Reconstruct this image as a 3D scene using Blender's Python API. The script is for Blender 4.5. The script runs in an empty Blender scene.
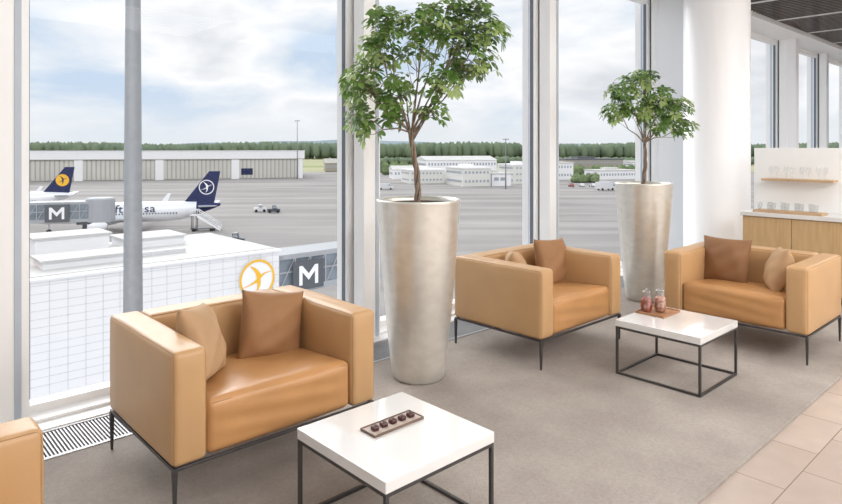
import bpy, bmesh, math, random
from mathutils import Vector, Matrix, Euler
random.seed(7)
S = bpy.context.scene
COL = S.collection
try:
    S.view_settings.view_transform = 'Standard'
    S.view_settings.look = 'None'
except Exception:
    pass

# ------------------------------------------------------------------ materials
def nd(nt, t, **kw):
    n = nt.nodes.new(t)
    for k, v in kw.items():
        setattr(n, k, v)
    return n

def mat(name, c, rough=0.5, metal=0.0, var=0.08, scale=8.0, bump=0.0, bscale=None, stretch=(1,1,1), coat=0.0, spec=0.5, c2=None, emis=0, transl=False):
    m = bpy.data.materials.new(name); m.use_nodes = True
    nt = m.node_tree; b = nt.nodes['Principled BSDF']
    b.inputs['Roughness'].default_value = rough
    b.inputs['Metallic'].default_value = metal
    b.inputs['Specular IOR Level'].default_value = spec
    if coat: b.inputs['Coat Weight'].default_value = coat
    tc = nd(nt, 'ShaderNodeTexCoord'); mp = nd(nt, 'ShaderNodeMapping')
    mp.inputs['Scale'].default_value = stretch
    nt.links.new(tc.outputs['Object'], mp.inputs['Vector'])
    no = nd(nt, 'ShaderNodeTexNoise'); no.inputs['Scale'].default_value = scale; no.inputs['Detail'].default_value = 4
    nt.links.new(mp.outputs['Vector'], no.inputs['Vector'])
    mx = nd(nt, 'ShaderNodeMix', data_type='RGBA')
    if c2 is None:
        a = tuple(max(0, x*(1-var)) for x in c[:3])+(1,); d = tuple(min(1, x*(1+var)) for x in c[:3])+(1,)
    else:
        a = tuple(c[:3])+(1,); d = tuple(c2[:3])+(1,)
    mx.inputs['A'].default_value = a; mx.inputs['B'].default_value = d
    rp = nd(nt, 'ShaderNodeMapRange'); rp.inputs['From Min'].default_value = 0.3; rp.inputs['From Max'].default_value = 0.7
    nt.links.new(no.outputs['Fac'], rp.inputs['Value'])
    nt.links.new(rp.outputs['Result'], mx.inputs['Factor'])
    nt.links.new(mx.outputs['Result'], b.inputs['Base Color'])
    if bump:
        n2 = nd(nt, 'ShaderNodeTexNoise'); n2.inputs['Scale'].default_value = bscale or scale*4; n2.inputs['Detail'].default_value = 3
        nt.links.new(mp.outputs['Vector'], n2.inputs['Vector'])
        bp = nd(nt, 'ShaderNodeBump'); bp.inputs['Strength'].default_value = bump; bp.inputs['Distance'].default_value = 0.01
        nt.links.new(n2.outputs['Fac'], bp.inputs['Height']); nt.links.new(bp.outputs['Normal'], b.inputs['Normal'])
    if transl:
        tr = nd(nt, 'ShaderNodeBsdfTranslucent'); nt.links.new(mx.outputs['Result'], tr.inputs['Color'])
        ms = nd(nt, 'ShaderNodeMixShader'); ms.inputs[0].default_value = 0.38
        o = [n for n in nt.nodes if n.type == 'OUTPUT_MATERIAL'][0]
        nt.links.new(b.outputs[0], ms.inputs[1]); nt.links.new(tr.outputs[0], ms.inputs[2]); nt.links.new(ms.outputs[0], o.inputs['Surface'])
    return m

def glass(name, tint=(1,1,1), gl=0.12, rough=0.02):
    m = bpy.data.materials.new(name); m.use_nodes = True
    nt = m.node_tree; nt.nodes.clear()
    o = nd(nt, 'ShaderNodeOutputMaterial'); t = nd(nt, 'ShaderNodeBsdfTransparent'); g = nd(nt, 'ShaderNodeBsdfGlossy')
    t.inputs['Color'].default_value = tint+(1,); g.inputs['Roughness'].default_value = rough
    mx = nd(nt, 'ShaderNodeMixShader'); mx.inputs[0].default_value = gl
    nt.links.new(t.outputs[0], mx.inputs[1]); nt.links.new(g.outputs[0], mx.inputs[2]); nt.links.new(mx.outputs[0], o.inputs['Surface'])
    return m

def srgb(r, g, b):
    f = lambda v: ((v/255+0.055)/1.055)**2.4 if v/255 > 0.04045 else v/255/12.92
    return (f(r), f(g), f(b))

M = {}
M['leather'] = mat('leather_tan', srgb(192,153,109), 0.4, var=0.05, scale=4, bump=0.07, bscale=150)
M['leather_seat'] = mat('leather_caramel', srgb(188,139,90), 0.32, var=0.06, scale=5, bump=0.07, bscale=150)
M['welt'] = mat('leather_welt', srgb(158,119,80), 0.5)
M['steel'] = mat('dark_steel', srgb(82,80,80), 0.4, 0.6, var=0.05)
M['tabletop'] = mat('white_lacquer', srgb(226,225,224), 0.04, var=0.01, coat=1.0)
M['pillow_brown'] = mat('pillow_brown', srgb(152,111,74), 0.7, var=0.06, scale=6, bump=0.4, bscale=10)
M['pillow_dark'] = mat('pillow_dark', srgb(138,99,66), 0.7, var=0.06, scale=6, bump=0.4, bscale=10)
M['pillow_beige'] = mat('pillow_beige', srgb(182,148,112), 0.8, var=0.05, scale=6, bump=0.35, bscale=10)
M['white'] = mat('white_paint', srgb(246,247,247), 0.5, var=0.01)
M['frame'] = mat('frame_white', srgb(250,251,252), 0.25, var=0.003)
M['frame_grey'] = mat('frame_grey', srgb(196,210,226), 0.35, var=0.03)
M['frame_mid'] = mat('frame_mid_grey', srgb(186,197,210), 0.35, var=0.03)
M['gasket'] = mat('gasket_dark', srgb(106,114,126), 0.6)
M['column'] = mat('column_white', srgb(248,248,250), 0.4, var=0.003)
M['fin'] = mat('fin_white', srgb(236,239,243), 0.4, var=0.003)
M['planter'] = mat('planter_champagne', srgb(226,223,215), 0.3, 0.62, scale=12, stretch=(1,1,1.6), bump=0.012, bscale=40, c2=srgb(215,211,203), coat=0.1)
M['soil'] = mat('soil', srgb(60,45,34), 0.95, var=0.5, scale=40, bump=1.0, bscale=60)
M['bark'] = mat('bark', srgb(138,122,106), 0.85, var=0.25, scale=30, bump=0.6)
M['leaf'] = mat('leaf_green', srgb(80,118,58), 0.28, scale=9, c2=srgb(130,163,86), transl=True)
M['leaf2'] = mat('leaf_light', srgb(134,166,90), 0.28, scale=9, c2=srgb(186,203,136), transl=True)
M['oak'] = mat('oak', srgb(206,174,130), 0.5, scale=5, stretch=(6,6,0.6), c2=srgb(190,156,112))
M['oak_h'] = mat('oak_shelf', srgb(200,168,130), 0.5, scale=5, c2=srgb(184,150,112))
M['glassware'] = glass('glassware', (0.94,0.95,0.955), 0.08)
M['jarglass'] = glass('jar_glass', (0.92,0.93,0.94), 0.14)
M['pane'] = glass('window_pane', (0.985,0.99,0.995), 0.01, 0.0)
M['ceil_dark'] = mat('ceiling_dark', srgb(40,38,38), 0.2)
M['ceil_slat'] = mat('ceiling_slat', srgb(84,72,63), 0.2, var=0.15)
M['grille'] = mat('grille_grey', srgb(160,160,162), 0.4, 0.3)
M['grille_dark'] = mat('grille_dark', srgb(84,84,88), 0.9)
M['candy'] = mat('candy_dark', srgb(72,34,34), 0.3, var=0.3, scale=60)
M['candy_red'] = mat('candy_red', srgb(112,32,24), 0.4, scale=55, c2=srgb(176,92,70))
M['candy_pale'] = mat('candy_pale', srgb(136,54,40), 0.4, scale=55, c2=srgb(222,176,150))
M['walnut'] = mat('walnut', srgb(112,92,80), 0.5, var=0.12, scale=12)
M['tray_wood'] = mat('tray_wood', srgb(166,120,86), 0.5, var=0.12, scale=12)
M['liner'] = mat('tray_liner', srgb(186,172,162), 0.4, var=0.05, scale=12)
# exterior
M['pole'] = mat('galvanised', srgb(156,158,162), 0.5, 0.2, var=0.06)
M['ext_white'] = mat('cladding_white', srgb(236,236,238), 0.6, var=0.01, scale=0.5)
M['ext_line'] = mat('cladding_joint', srgb(212,212,215), 0.7)
M['ext_roof'] = mat('roof_grey', srgb(205,204,202), 0.8, var=0.06, scale=0.3)
M['ext_cream'] = mat('hall_cream', srgb(222,221,216), 0.7, var=0.04, scale=0.05)
M['ext_tan'] = mat('door_light', srgb(202,199,192), 0.7, var=0.05, scale=0.1)
M['ext_tan2'] = mat('door_dark', srgb(172,169,162), 0.7, var=0.05, scale=0.1)  # darker tone for door strips, fascia line and barn roof
M['ext_brown'] = mat('facade_brown', srgb(160,152,142), 0.7, var=0.05, scale=0.1)
M['ext_glass'] = mat('facade_glass', srgb(160,167,176), 0.3, var=0.15, scale=0.5)
M['ext_dark'] = mat('metal_dark', srgb(92,96,102), 0.6)
M['bridge_grey'] = mat('bridge_grey', srgb(168,171,176), 0.6)
M['bridge_glass'] = mat('bridge_glass', srgb(130,140,150), 0.15, var=0.25, scale=0.6)
M['plane_white'] = mat('aircraft_white', srgb(236,238,242), 0.3, var=0.01, scale=0.3)
M['plane_blue'] = mat('aircraft_blue', srgb(18,32,84), 0.3, var=0.05, scale=0.3)
M['plane_grey'] = mat('aircraft_grey', srgb(190,194,200), 0.4)
M['yellow'] = mat('emblem_yellow', srgb(246,190,50), 0.5, var=0.02)
M['navy'] = mat('emblem_navy', srgb(20,30,80), 0.5, var=0.02)
M['sign_white'] = mat('sign_white', srgb(246,246,248), 0.5, var=0.01)
M['tyre'] = mat('tyre', srgb(40,40,42), 0.9)
M['tree_far'] = mat('trees_far', srgb(104,120,100), 0.95, scale=0.03, c2=srgb(120,134,110), spec=0.05)  # distance haze mixed into the green
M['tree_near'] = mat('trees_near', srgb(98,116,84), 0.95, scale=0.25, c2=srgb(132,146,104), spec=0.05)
M['hill'] = mat('hill_haze', srgb(142,156,164), 1.0, scale=0.003, c2=srgb(152,165,172), spec=0.0)  # distance haze put into the hill colour
M['orange'] = mat('orange', srgb(226,110,40), 0.6)
M['car_white'] = mat('car_white', srgb(215,215,218), 0.4)
M['car_dark'] = mat('car_dark', srgb(74,80,90), 0.4)
M['car_blue'] = mat('car_blue', srgb(84,98,130), 0.4)
M['car_red'] = mat('car_red', srgb(150,92,86), 0.4)

# carpet
m = mat('carpet_taupe', srgb(168,159,151), 0.8, scale=2.8, c2=srgb(151,142,135), bump=0.6, bscale=180, spec=0.4)
M['carpet'] = m
nt = m.node_tree; b = nt.nodes['Principled BSDF']
src = b.inputs['Base Color'].links[0].from_socket
tc = nd(nt, 'ShaderNodeTexCoord')
br = nd(nt, 'ShaderNodeTexBrick'); br.offset = 0.0
br.inputs['Scale'].default_value = 1.0; br.inputs['Brick Width'].default_value = 0.62; br.inputs['Row Height'].default_value = 0.62
br.inputs['Mortar Size'].default_value = 0.003; br.inputs['Mortar Smooth'].default_value = 0.7
br.inputs['Color1'].default_value = (0.96,0.96,0.96,1); br.inputs['Color2'].default_value = (1.0,1.0,1.0,1); br.inputs['Mortar'].default_value = (0.88,0.88,0.88,1)
nt.links.new(tc.outputs['Object'], br.inputs['Vector'])
fn = nd(nt, 'ShaderNodeTexNoise'); fn.inputs['Scale'].default_value = 55; fn.inputs['Detail'].default_value = 7; fn.inputs['Roughness'].default_value = 0.65
nt.links.new(tc.outputs['Object'], fn.inputs['Vector'])
mr = nd(nt, 'ShaderNodeMapRange'); mr.inputs['From Min'].default_value = 0.3; mr.inputs['From Max'].default_value = 0.7; mr.inputs['To Min'].default_value = 0.88; mr.inputs['To Max'].default_value = 1.1
nt.links.new(fn.outputs['Fac'], mr.inputs['Value'])
m1 = nd(nt, 'ShaderNodeMix', data_type='RGBA', blend_type='MULTIPLY'); m1.inputs['Factor'].default_value = 1
nt.links.new(src, m1.inputs['A']); nt.links.new(br.outputs['Color'], m1.inputs['B'])
m2 = nd(nt, 'ShaderNodeMix', data_type='RGBA', blend_type='MULTIPLY'); m2.inputs['Factor'].default_value = 1
nt.links.new(m1.outputs['Result'], m2.inputs['A']); nt.links.new(mr.outputs['Result'], m2.inputs['B'])
nt.links.new(m2.outputs['Result'], b.inputs['Base Color'])

# tiles
m = bpy.data.materials.new('stone_tiles'); m.use_nodes = True; nt = m.node_tree; b = nt.nodes['Principled BSDF']
b.inputs['Roughness'].default_value = 0.24
tc = nd(nt, 'ShaderNodeTexCoord'); br = nd(nt, 'ShaderNodeTexBrick'); br.offset = 0.5
br.inputs['Scale'].default_value = 1.0; br.inputs['Brick Width'].default_value = 0.5; br.inputs['Row Height'].default_value = 0.25
br.inputs['Mortar Size'].default_value = 0.003; br.inputs['Mortar Smooth'].default_value = 0.3
br.inputs['Color1'].default_value = srgb(184,170,160)+(1,); br.inputs['Color2'].default_value = srgb(170,155,145)+(1,); br.inputs['Mortar'].default_value = srgb(128,115,106)+(1,)
nt.links.new(tc.outputs['Object'], br.inputs['Vector'])
no = nd(nt, 'ShaderNodeTexNoise'); no.inputs['Scale'].default_value = 6; no.inputs['Detail'].default_value = 6
nt.links.new(tc.outputs['Object'], no.inputs['Vector'])
mr = nd(nt, 'ShaderNodeMapRange'); mr.inputs['To Min'].default_value = 0.88; mr.inputs['To Max'].default_value = 1.1
nt.links.new(no.outputs['Fac'], mr.inputs['Value'])
mm = nd(nt, 'ShaderNodeMix', data_type='RGBA', blend_type='MULTIPLY'); mm.inputs['Factor'].default_value = 1
nt.links.new(br.outputs['Color'], mm.inputs['A']); nt.links.new(mr.outputs['Result'], mm.inputs['B']); nt.links.new(mm.outputs['Result'], b.inputs['Base Color'])
M['tiles'] = m

# apron
m = mat('apron_concrete', srgb(152,149,147), 0.9, scale=0.02, c2=srgb(167,163,161), spec=0.1)
M['apron'] = m
nt = m.node_tree; b = nt.nodes['Principled BSDF']; src = b.inputs['Base Color'].links[0].from_socket
tc = nd(nt, 'ShaderNodeTexCoord'); mp = nd(nt, 'ShaderNodeMapping'); mp.inputs['Scale'].default_value = (0.012, 0.1, 1); mp.inputs['Rotation'].default_value = (0,0,0.12)
nt.links.new(tc.outputs['Object'], mp.inputs['Vector'])
no = nd(nt, 'ShaderNodeTexNoise'); no.inputs['Scale'].default_value = 1.0; no.inputs['Detail'].default_value = 5
nt.links.new(mp.outputs['Vector'], no.inputs['Vector'])
mr = nd(nt, 'ShaderNodeMapRange'); mr.inputs['From Min'].default_value = 0.35; mr.inputs['From Max'].default_value = 0.65; mr.inputs['To Min'].default_value = 0.78; mr.inputs['To Max'].default_value = 1.1
nt.links.new(no.outputs['Fac'], mr.inputs['Value'])
mm = nd(nt, 'ShaderNodeMix', data_type='RGBA', blend_type='MULTIPLY'); mm.inputs['Factor'].default_value = 1
nt.links.new(src, mm.inputs['A']); nt.links.new(mr.outputs['Result'], mm.inputs['B']); nt.links.new(mm.outputs['Result'], b.inputs['Base Color'])

# fields
m = mat('fields', srgb(144,154,108), 0.95, scale=0.006, c2=srgb(186,180,152), stretch=(0.3,2.5,1), spec=0.1)
M['fields'] = m

# ------------------------------------------------------------------ mesh builder
class MB:
    def __init__(s): s.v = []; s.f = []; s.m = []; s.sm = []
    def add(s, vs, fs, mi=0, smooth=False):
        o = len(s.v); s.v += [tuple(v) for v in vs]
        for f in fs: s.f.append([i+o for i in f]); s.m.append(mi); s.sm.append(smooth)
    def box(s, x0, x1, y0, y1, z0, z1, mi=0):
        s.add([(x0,y0,z0),(x1,y0,z0),(x1,y1,z0),(x0,y1,z0),(x0,y0,z1),(x1,y0,z1),(x1,y1,z1),(x0,y1,z1)],
              [(3,2,1,0),(4,5,6,7),(0,1,5,4),(1,2,6,5),(2,3,7,6),(3,0,4,7)], mi)
    def lathe(s, prof, n=32, c=(0,0,0), mi=0, smooth=True, cap0=False, cap1=False):
        vs = []
        for r, z in prof:
            for k in range(n):
                a = 2*math.pi*k/n; vs.append((c[0]+r*math.cos(a), c[1]+r*math.sin(a), c[2]+z))
        fs = []
        for i in range(len(prof)-1):
            for k in range(n):
                k2 = (k+1) % n; fs.append((i*n+k, i*n+k2, (i+1)*n+k2, (i+1)*n+k))
        if cap0: fs.append(tuple(range(n))[::-1])
        if cap1: fs.append(tuple((len(prof)-1)*n+k for k in range(n)))
        s.add(vs, fs, mi, smooth)
    def tube(s, pts, rad, n=8, mi=0, closed=False, smooth=True):
        pts = [Vector(p) for p in pts]; N = len(pts)
        if not hasattr(rad, '__len__'): rad = [rad]*N
        vs = []; prev = None
        for i, p in enumerate(pts):
            if closed: t = pts[(i+1) % N]-pts[i-1]
            else: t = pts[min(i+1, N-1)]-pts[max(i-1, 0)]
            t.normalize()
            if prev is None:
                a = Vector((0,0,1)) if abs(t.z) < 0.9 else Vector((1,0,0)); u = t.cross(a).normalized()
            else:
                u = (prev-t*prev.dot(t)).normalized()
            prev = u; w = t.cross(u)
            for k in range(n):
                an = 2*math.pi*k/n; vs.append(p+(u*math.cos(an)+w*math.sin(an))*rad[i])
        fs = []
        for i in range(N if closed else N-1):
            j = (i+1) % N
            for k in range(n):
                k2 = (k+1) % n; fs.append((i*n+k, i*n+k2, j*n+k2, j*n+k))
        if not closed:
            fs.append(tuple(range(n))[::-1]); fs.append(tuple((N-1)*n+k for k in range(n)))
        s.add(vs, fs, mi, smooth)
    def rbox(s, c, size, r=0.03, bulge=(0,0,0), mi=0, k=7, slope=0.0, wob=0.0):
        h = [x/2 for x in size]
        def ax(hh):
            e = [0, 0.25, 0.55, 1.0]
            l = [-hh+r*t for t in e]; inner = [(-hh+r)+(2*(hh-r))*i/k for i in range(1, k)]
            return l+inner+[-x for x in reversed(l)]
        A = [ax(x) for x in h]; idx = {}; vs = []; fs = []
        def vert(i, j, kk):
            key = (i, j, kk)
            if key in idx: return idx[key]
            p = Vector((A[0][i], A[1][j], A[2][kk]))
            q = Vector([max(-(h[a]-r), min(h[a]-r, p[a])) for a in range(3)])
            d = p-q
            if d.length > 1e-9: d.normalize()
            o = q+d*r
            u = [p[a]/h[a] for a in range(3)]
            for a in range(3):
                b1, b2 = (a+1) % 3, (a+2) % 3
                w = max(0, 1-u[b1]**4)*max(0, 1-u[b2]**4)
                o[a] += (bulge[a]+wob*math.sin(4.1*u[b1]+1.3)*math.sin(3.3*u[b2]+5*u[b1]))*u[a]*w
            if slope and u[2] > -0.5: o[2] -= slope*(u[1]+1)/2
            vs.append((o[0]+c[0], o[1]+c[1], o[2]+c[2])); idx[key] = len(vs)-1; return idx[key]
        n = [len(a)-1 for a in A]
        for a in range(3):
            b1, b2 = (a+1) % 3, (a+2) % 3
            for side in (0, n[a]):
                for i in range(n[b1]):
                    for j in range(n[b2]):
                        q = []
                        for (di, dj) in ((0,0),(1,0),(1,1),(0,1)):
                            t = [0,0,0]; t[a] = side; t[b1] = i+di; t[b2] = j+dj; q.append(vert(*t))
                        if side == 0: q = q[::-1]
                        fs.append(q)
        s.add(vs, fs, mi, True)

def mk(name, mb, mats, parent=None, loc=None, rot=None, label=None, cat=None, kind=None, group=None, bevel=0, mw=None):
    me = bpy.data.meshes.new(name); me.from_pydata(mb.v, [], mb.f)
    for mm_ in mats: me.materials.append(M[mm_] if isinstance(mm_, str) else mm_)
    me.polygons.foreach_set('material_index', mb.m); me.polygons.foreach_set('use_smooth', mb.sm); me.update()
    ob = bpy.data.objects.new(name, me); COL.objects.link(ob)
    if parent: ob.parent = parent
    if loc: ob.location = loc
    if rot: ob.rotation_euler = rot
    if mw is not None: ob.matrix_local = mw
    meta(ob, label, cat, kind, group)
    if bevel:
        bv = ob.modifiers.new('bevel', 'BEVEL'); bv.width = bevel; bv.segments = 2; bv.limit_method = 'ANGLE'
    return ob
def meta(ob, label=None, cat=None, kind=None, group=None):
    if label: ob['label'] = label
    if cat: ob['category'] = cat
    if kind: ob['kind'] = kind
    if group: ob['group'] = group
def empty(name, loc, rotz=0, label=None, cat=None, kind=None, group=None):
    e = bpy.data.objects.new(name, None); e.empty_display_size = 0.1; COL.objects.link(e)
    e.location = loc; e.rotation_euler = (0,0,rotz); meta(e, label, cat, kind, group); return e
def dup(root, loc, rotz=None, label=None, group=None):
    n = root.copy(); COL.objects.link(n); n.location = loc
    if rotz is not None: n.rotation_euler = (0,0,rotz)
    if label: n['label'] = label
    if group: n['group'] = group
    def rec(o, p):
        for c in o.children:
            d = c.copy(); COL.objects.link(d); d.parent = p; d.matrix_parent_inverse = c.matrix_parent_inverse; rec(c, d)
    rec(root, n); return n

# survey frame of the airfield: lateral / depth axes turned against the room's axes
ANG = math.radians(42.77)
F = Vector((math.sin(ANG), math.cos(ANG), 0)); R = Vector((math.cos(ANG), -math.sin(ANG), 0))
RZ = -ANG
def ext(lat, d, z): return F*d+R*lat+Vector((0,0,z))
G = -14.9

# ------------------------------------------------------------------ room shell
fl = MB(); fl.box(-4, 24, -4, 4.5, -0.3, 0)
mk('floor', fl, ['tiles'], kind='structure', label='beige stone tiled floor')
cp = MB(); cp.box(-3.9, 23, 1.22, 3.64, 0.0, 0.012)
mk('carpet', cp, ['carpet'], label='taupe grey woven carpet covering the seating area', cat='carpet')
wb = MB(); wb.box(-4, 24, -4.1, -4, 0, 4.0)
mk('wall_back', wb, ['white'], kind='structure', label='plain white wall')  # unseen, put in to cut sky light from behind the camera
wb = MB(); wb.box(-4.1, -4, -4.1, 4.5, 0, 4.0)
mk('wall_left', wb, ['white'], kind='structure', label='plain white wall')  # unseen, put in to darken the left side for contrast

# convector grille
g = MB(); g.box(-2.9, 23, 3.64, 4.02, 0.0, 0.004, 1)
g.box(-2.9, 23, 3.64, 3.665, 0.0, 0.016, 0); g.box(-2.9, 23, 3.995, 4.02, 0.0, 0.016, 0)
x = -1.0
while x < 9.0:
    g.box(x, x+0.009, 3.66, 4.0, 0.004, 0.013, 0); x += 0.018
mk('floor_vent_grille', g, ['grille', 'grille_dark'], label='long slotted metal floor convector grille along the windows', cat='floor vent')
# sill
s_ = MB(); s_.box(-3, 23, 4.02, 4.5, 0, 0.022, 0); s_.box(-3, 23, 4.14, 4.5, 0.022, 0.04, 0)
mk('trim_21', s_, ['frame', 'frame_grey'], kind='structure', label='white stepped window sill', bevel=0.004)
# ceiling
c = MB(); c.box(-4, 9.2, -4, 4.5, 3.85, 4.0, 0)
c.box(9.2, 24, -4, 4.5, 3.95, 4.0, 1); c.box(9.2, 24, 3.75, 4.5, 3.7, 3.95, 0)
c.box(9.05, 9.2, -4, 4.5, 3.72, 3.85, 0)
for i in range(120):
    xx = 9.3+i*0.12; c.box(xx, xx+0.035, -3.9, 3.73, 3.76, 3.93, 0 if i % 14 == 6 else 2)
c.box(9.2, 24, 2.3, 2.4, 3.71, 3.75, 0)
mk('ceiling', c, ['white', 'ceil_dark', 'ceil_slat'], kind='structure', label='white ceiling with dark slatted section')

# mullions
RIGHT = [0.76+2.565*i for i in range(-1, 9)]
for i, xr in enumerate(RIGHT):
    b_ = MB(); b_.box(xr-0.17, xr, 4.1, 4.24, 0.02, 3.85, 0)
    b_.box(xr-0.05, xr-0.015, 4.094, 4.10, 0.03, 3.84, 3)
    b_.box(xr-0.15, xr-0.02, 4.24, 4.27, 0.04, 3.85, 2)
    b_.box(xr-0.19, xr+0.02, 4.27, 4.36, 0.04, 3.85, 0); b_.box(xr-0.15, xr-0.02, 4.36, 4.4, 0.04, 3.85, 1)
    b_.box(xr-0.17, xr, 4.4, 4.48, 0.04, 3.85, 0)
    mk('trim_%d' % (i+1), b_, ['frame', 'frame_grey', 'gasket', 'frame_mid'], kind='structure', label='white aluminium window mullion', bevel=0.002)
for i in range(len(RIGHT)-1):
    a = RIGHT[i]+0.02; e = RIGHT[i+1]-0.19
    w = MB(); w.box(a, e, 4.27, 4.34, 0.04, 0.085, 0); w.box(a, e, 4.27, 4.34, 3.6, 3.85, 0)
    w.box(a, a+0.035, 4.27, 4.34, 0.085, 3.6, 0); w.box(e-0.035, e, 4.27, 4.34, 0.085, 3.6, 0)
    w.box(a+0.035, a+0.041, 4.285, 4.325, 0.085, 3.6, 1); w.box(e-0.041, e-0.035, 4.285, 4.325, 0.085, 3.6, 1)
    wo = mk('window_%d' % (i+1), w, ['frame', 'gasket'], kind='structure', label='floor-to-ceiling window in white frame')
    p = MB(); p.add([(a+0.04,4.305,0.085),(e-0.04,4.305,0.085),(e-0.04,4.305,3.6),(a+0.04,4.305,3.6)], [(0,1,2,3)])
    mk('pane', p, ['pane'], parent=wo)
# flat white fin walls
w = MB(); w.box(8.22, 8.60, 3.40, 4.1, 0, 3.85, 0)
mk('wall_right', w, ['fin'], kind='structure', label='white wall fin joining column and window')
w = MB(); w.box(13.42, 13.60, 3.95, 4.1, 0.03, 3.7, 0); w.box(13.60, 13.66, 3.98, 4.08, 0.03, 3.7, 1)
mk('trim_22', w, ['column', 'frame_grey'], kind='structure', label='slim flat white window post')
cm = MB(); cm.lathe([(0.41,0.0),(0.41,0.08),(0.39,0.09),(0.39,3.85)], 64, (0,0,0))
mk('column', cm, ['column'], loc=(8.20,3.32,0), label='tall round white column standing by the windows', cat='column')

# ------------------------------------------------------------------ armchairs
W_, D_, H_ = 1.10, 0.87, 0.71
def armchair(loc, rotz, label):
    e = empty('armchair', loc, rotz, label, 'armchair', group='tan leather armchairs in the lounge')
    zb = 0.215; at = 0.155
    for sx in (-1, 1):
        a = MB(); cx = sx*(W_/2-at/2)
        a.rbox((0,0,0), (at, D_, H_-zb), 0.026, (0.008,0.006,0.004), wob=0.003)
        for ox in (-at/2+0.008, at/2-0.008):
            pts = []
            y0, y1, z0, z1 = -D_/2+0.008, D_/2-0.008, -(H_-zb)/2+0.008, (H_-zb)/2-0.008
            rr = 0.021
            for (yy, zz, a0) in ((y1-rr, z1-rr, 0), (y0+rr, z1-rr, 90), (y0+rr, z0+rr, 180), (y1-rr, z0+rr, 270)):
                for t in range(0, 91, 30):
                    an = math.radians(a0+t); pts.append((ox, yy+rr*math.cos(an), zz+rr*math.sin(an)))
            a.tube(pts, 0.0022, 6, 1, closed=True)
        mk('armrest', a, ['leather', 'welt'], parent=e, loc=(cx, 0, (H_+zb)/2))
    bw = W_-2*at; bt = 0.165
    b_ = MB(); b_.rbox((0,0,0), (bw+0.006, bt, H_-zb), 0.026, (0,0.012,0.003), wob=0.003)
    b_.tube([(-bw/2+0.01,-bt/2+0.008,(H_-zb)/2-0.007),(bw/2-0.01,-bt/2+0.008,(H_-zb)/2-0.007)], 0.0022, 6, 1)
    mk('backrest', b_, ['leather', 'welt'], parent=e, loc=(0, D_/2-bt/2-0.004, (H_+zb)/2))
    sd = D_-bt; sh = 0.465-zb
    s1 = MB(); s1.rbox((0,0,0), (bw-0.004, sd-0.012, sh), 0.036, (0,0.010,0.016), slope=0.055, k=14, wob=0.005)
    s1.tube([(-bw/2+0.03,-sd/2+0.011,sh/2-0.019),(bw/2-0.03,-sd/2+0.011,sh/2-0.019)], 0.0022, 6, 1)
    mk('seat', s1, ['leather_seat', 'welt'], parent=e, loc=(0, -D_/2+sd/2+0.004, zb+sh/2))
    f = MB(); t = 0.008; x = W_/2-0.012; y = D_/2-0.012
    f.box(-x, x, -y-t, -y+t, zb-0.016, zb-0.002); f.box(-x, x, y-t, y+t, zb-0.016, zb-0.002)
    f.box(-x-t, -x+t, -y-t, y+t, zb-0.016, zb-0.002); f.box(x-t, x+t, -y-t, y+t, zb-0.016, zb-0.002)
    f.box(-x, x, -0.02, 0.02, zb-0.016, zb+0.002)
    mk('frame', f, ['steel'], parent=e, bevel=0.002)
    lg = MB()
    lg.add([(-0.006,-0.006,0),(0.006,-0.006,0),(0.006,0.006,0),(-0.006,0.006,0),(-0.011,-0.011,zb-0.014),(0.011,-0.011,zb-0.014),(0.011,0.011,zb-0.014),(-0.011,0.011,zb-0.014)],
           [(3,2,1,0),(4,5,6,7),(0,1,5,4),(1,2,6,5),(2,3,7,6),(3,0,4,7)])
    l0 = mk('leg', lg, ['steel'], parent=e, loc=(-x,-y,0), bevel=0.002)
    for (lx, ly) in ((x,-y),(x,y),(-x,y)):
        l = l0.copy(); COL.objects.link(l); l.parent = e; l.location = (lx, ly, 0)
    return e
CF = 0.012
ch1 = armchair((1.59, 3.115, CF), 0, 'tan leather box armchair on thin dark legs beside a tall planter')
dup(ch1, (4.215, 3.135, CF), 0, 'tan leather box armchair between the two planters')
dup(ch1, (5.61, 1.99, CF), -math.pi/2, 'tan leather box armchair in front of the oak counter')
dup(ch1, (0.035, 1.85, CF), math.pi/2, 'tan leather box armchair with only an armrest showing')

# ------------------------------------------------------------------ pillows
def pillow(loc, rot, s, mt, label, seed=0):
    mb = MB(); n = 24; T = 0.09
    vs = []; idx = {}
    for side in (1, -1):
        for i in range(n+1):
            for j in range(n+1):
                u = -1+2*i/n; v = -1+2*j/n
                edge = i in (0, n) or j in (0, n)
                if side == -1 and edge: idx[(side,i,j)] = idx[(1,i,j)]; continue
                pin = 1-0.07*(1-abs(u)**2)*abs(v)**3
                pin2 = 1-0.07*(1-abs(v)**2)*abs(u)**3
                th = T*((1-u**2)*(1-v**2))**0.45*(1+0.07*math.sin(5*u+3*v+seed)+0.05*math.sin(9*v-6*u+seed))
                wav = 0.005*math.sin(3*u+2*v+seed)
                vs.append((u*s/2*pin2, -side*th+wav, v*s/2*pin)); idx[(side,i,j)] = len(vs)-1
    fs = []
    for side in (1, -1):
        for i in range(n):
            for j in range(n):
                q = [idx[(side,i,j)], idx[(side,i+1,j)], idx[(side,i+1,j+1)], idx[(side,i,j+1)]]
                fs.append(q if side == 1 else q[::-1])
    mb.add(vs, fs, 0, True)
    return mk('throw_pillow', mb, [mt], loc=loc, rot=rot, label=label, cat='pillow', group='throw pillows on the armchairs')
dg = math.radians
def rot(lean, zr, roll=0):
    return (Matrix.Rotation(dg(zr), 3, 'Z') @ Matrix.Rotation(dg(-lean), 3, 'X') @ Matrix.Rotation(dg(roll), 3, 'Y')).to_euler()
ST = 0.45
pillow((1.79,3.18,ST+0.15), rot(11,-4,9), 0.38, 'pillow_brown', 'square brown throw pillow leaning on the armchair back', 0)
pillow((1.335,3.06,ST+0.18), rot(20,52,9), 0.37, 'pillow_beige', 'beige throw pillow leaning on the inner armrest', 1)
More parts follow.
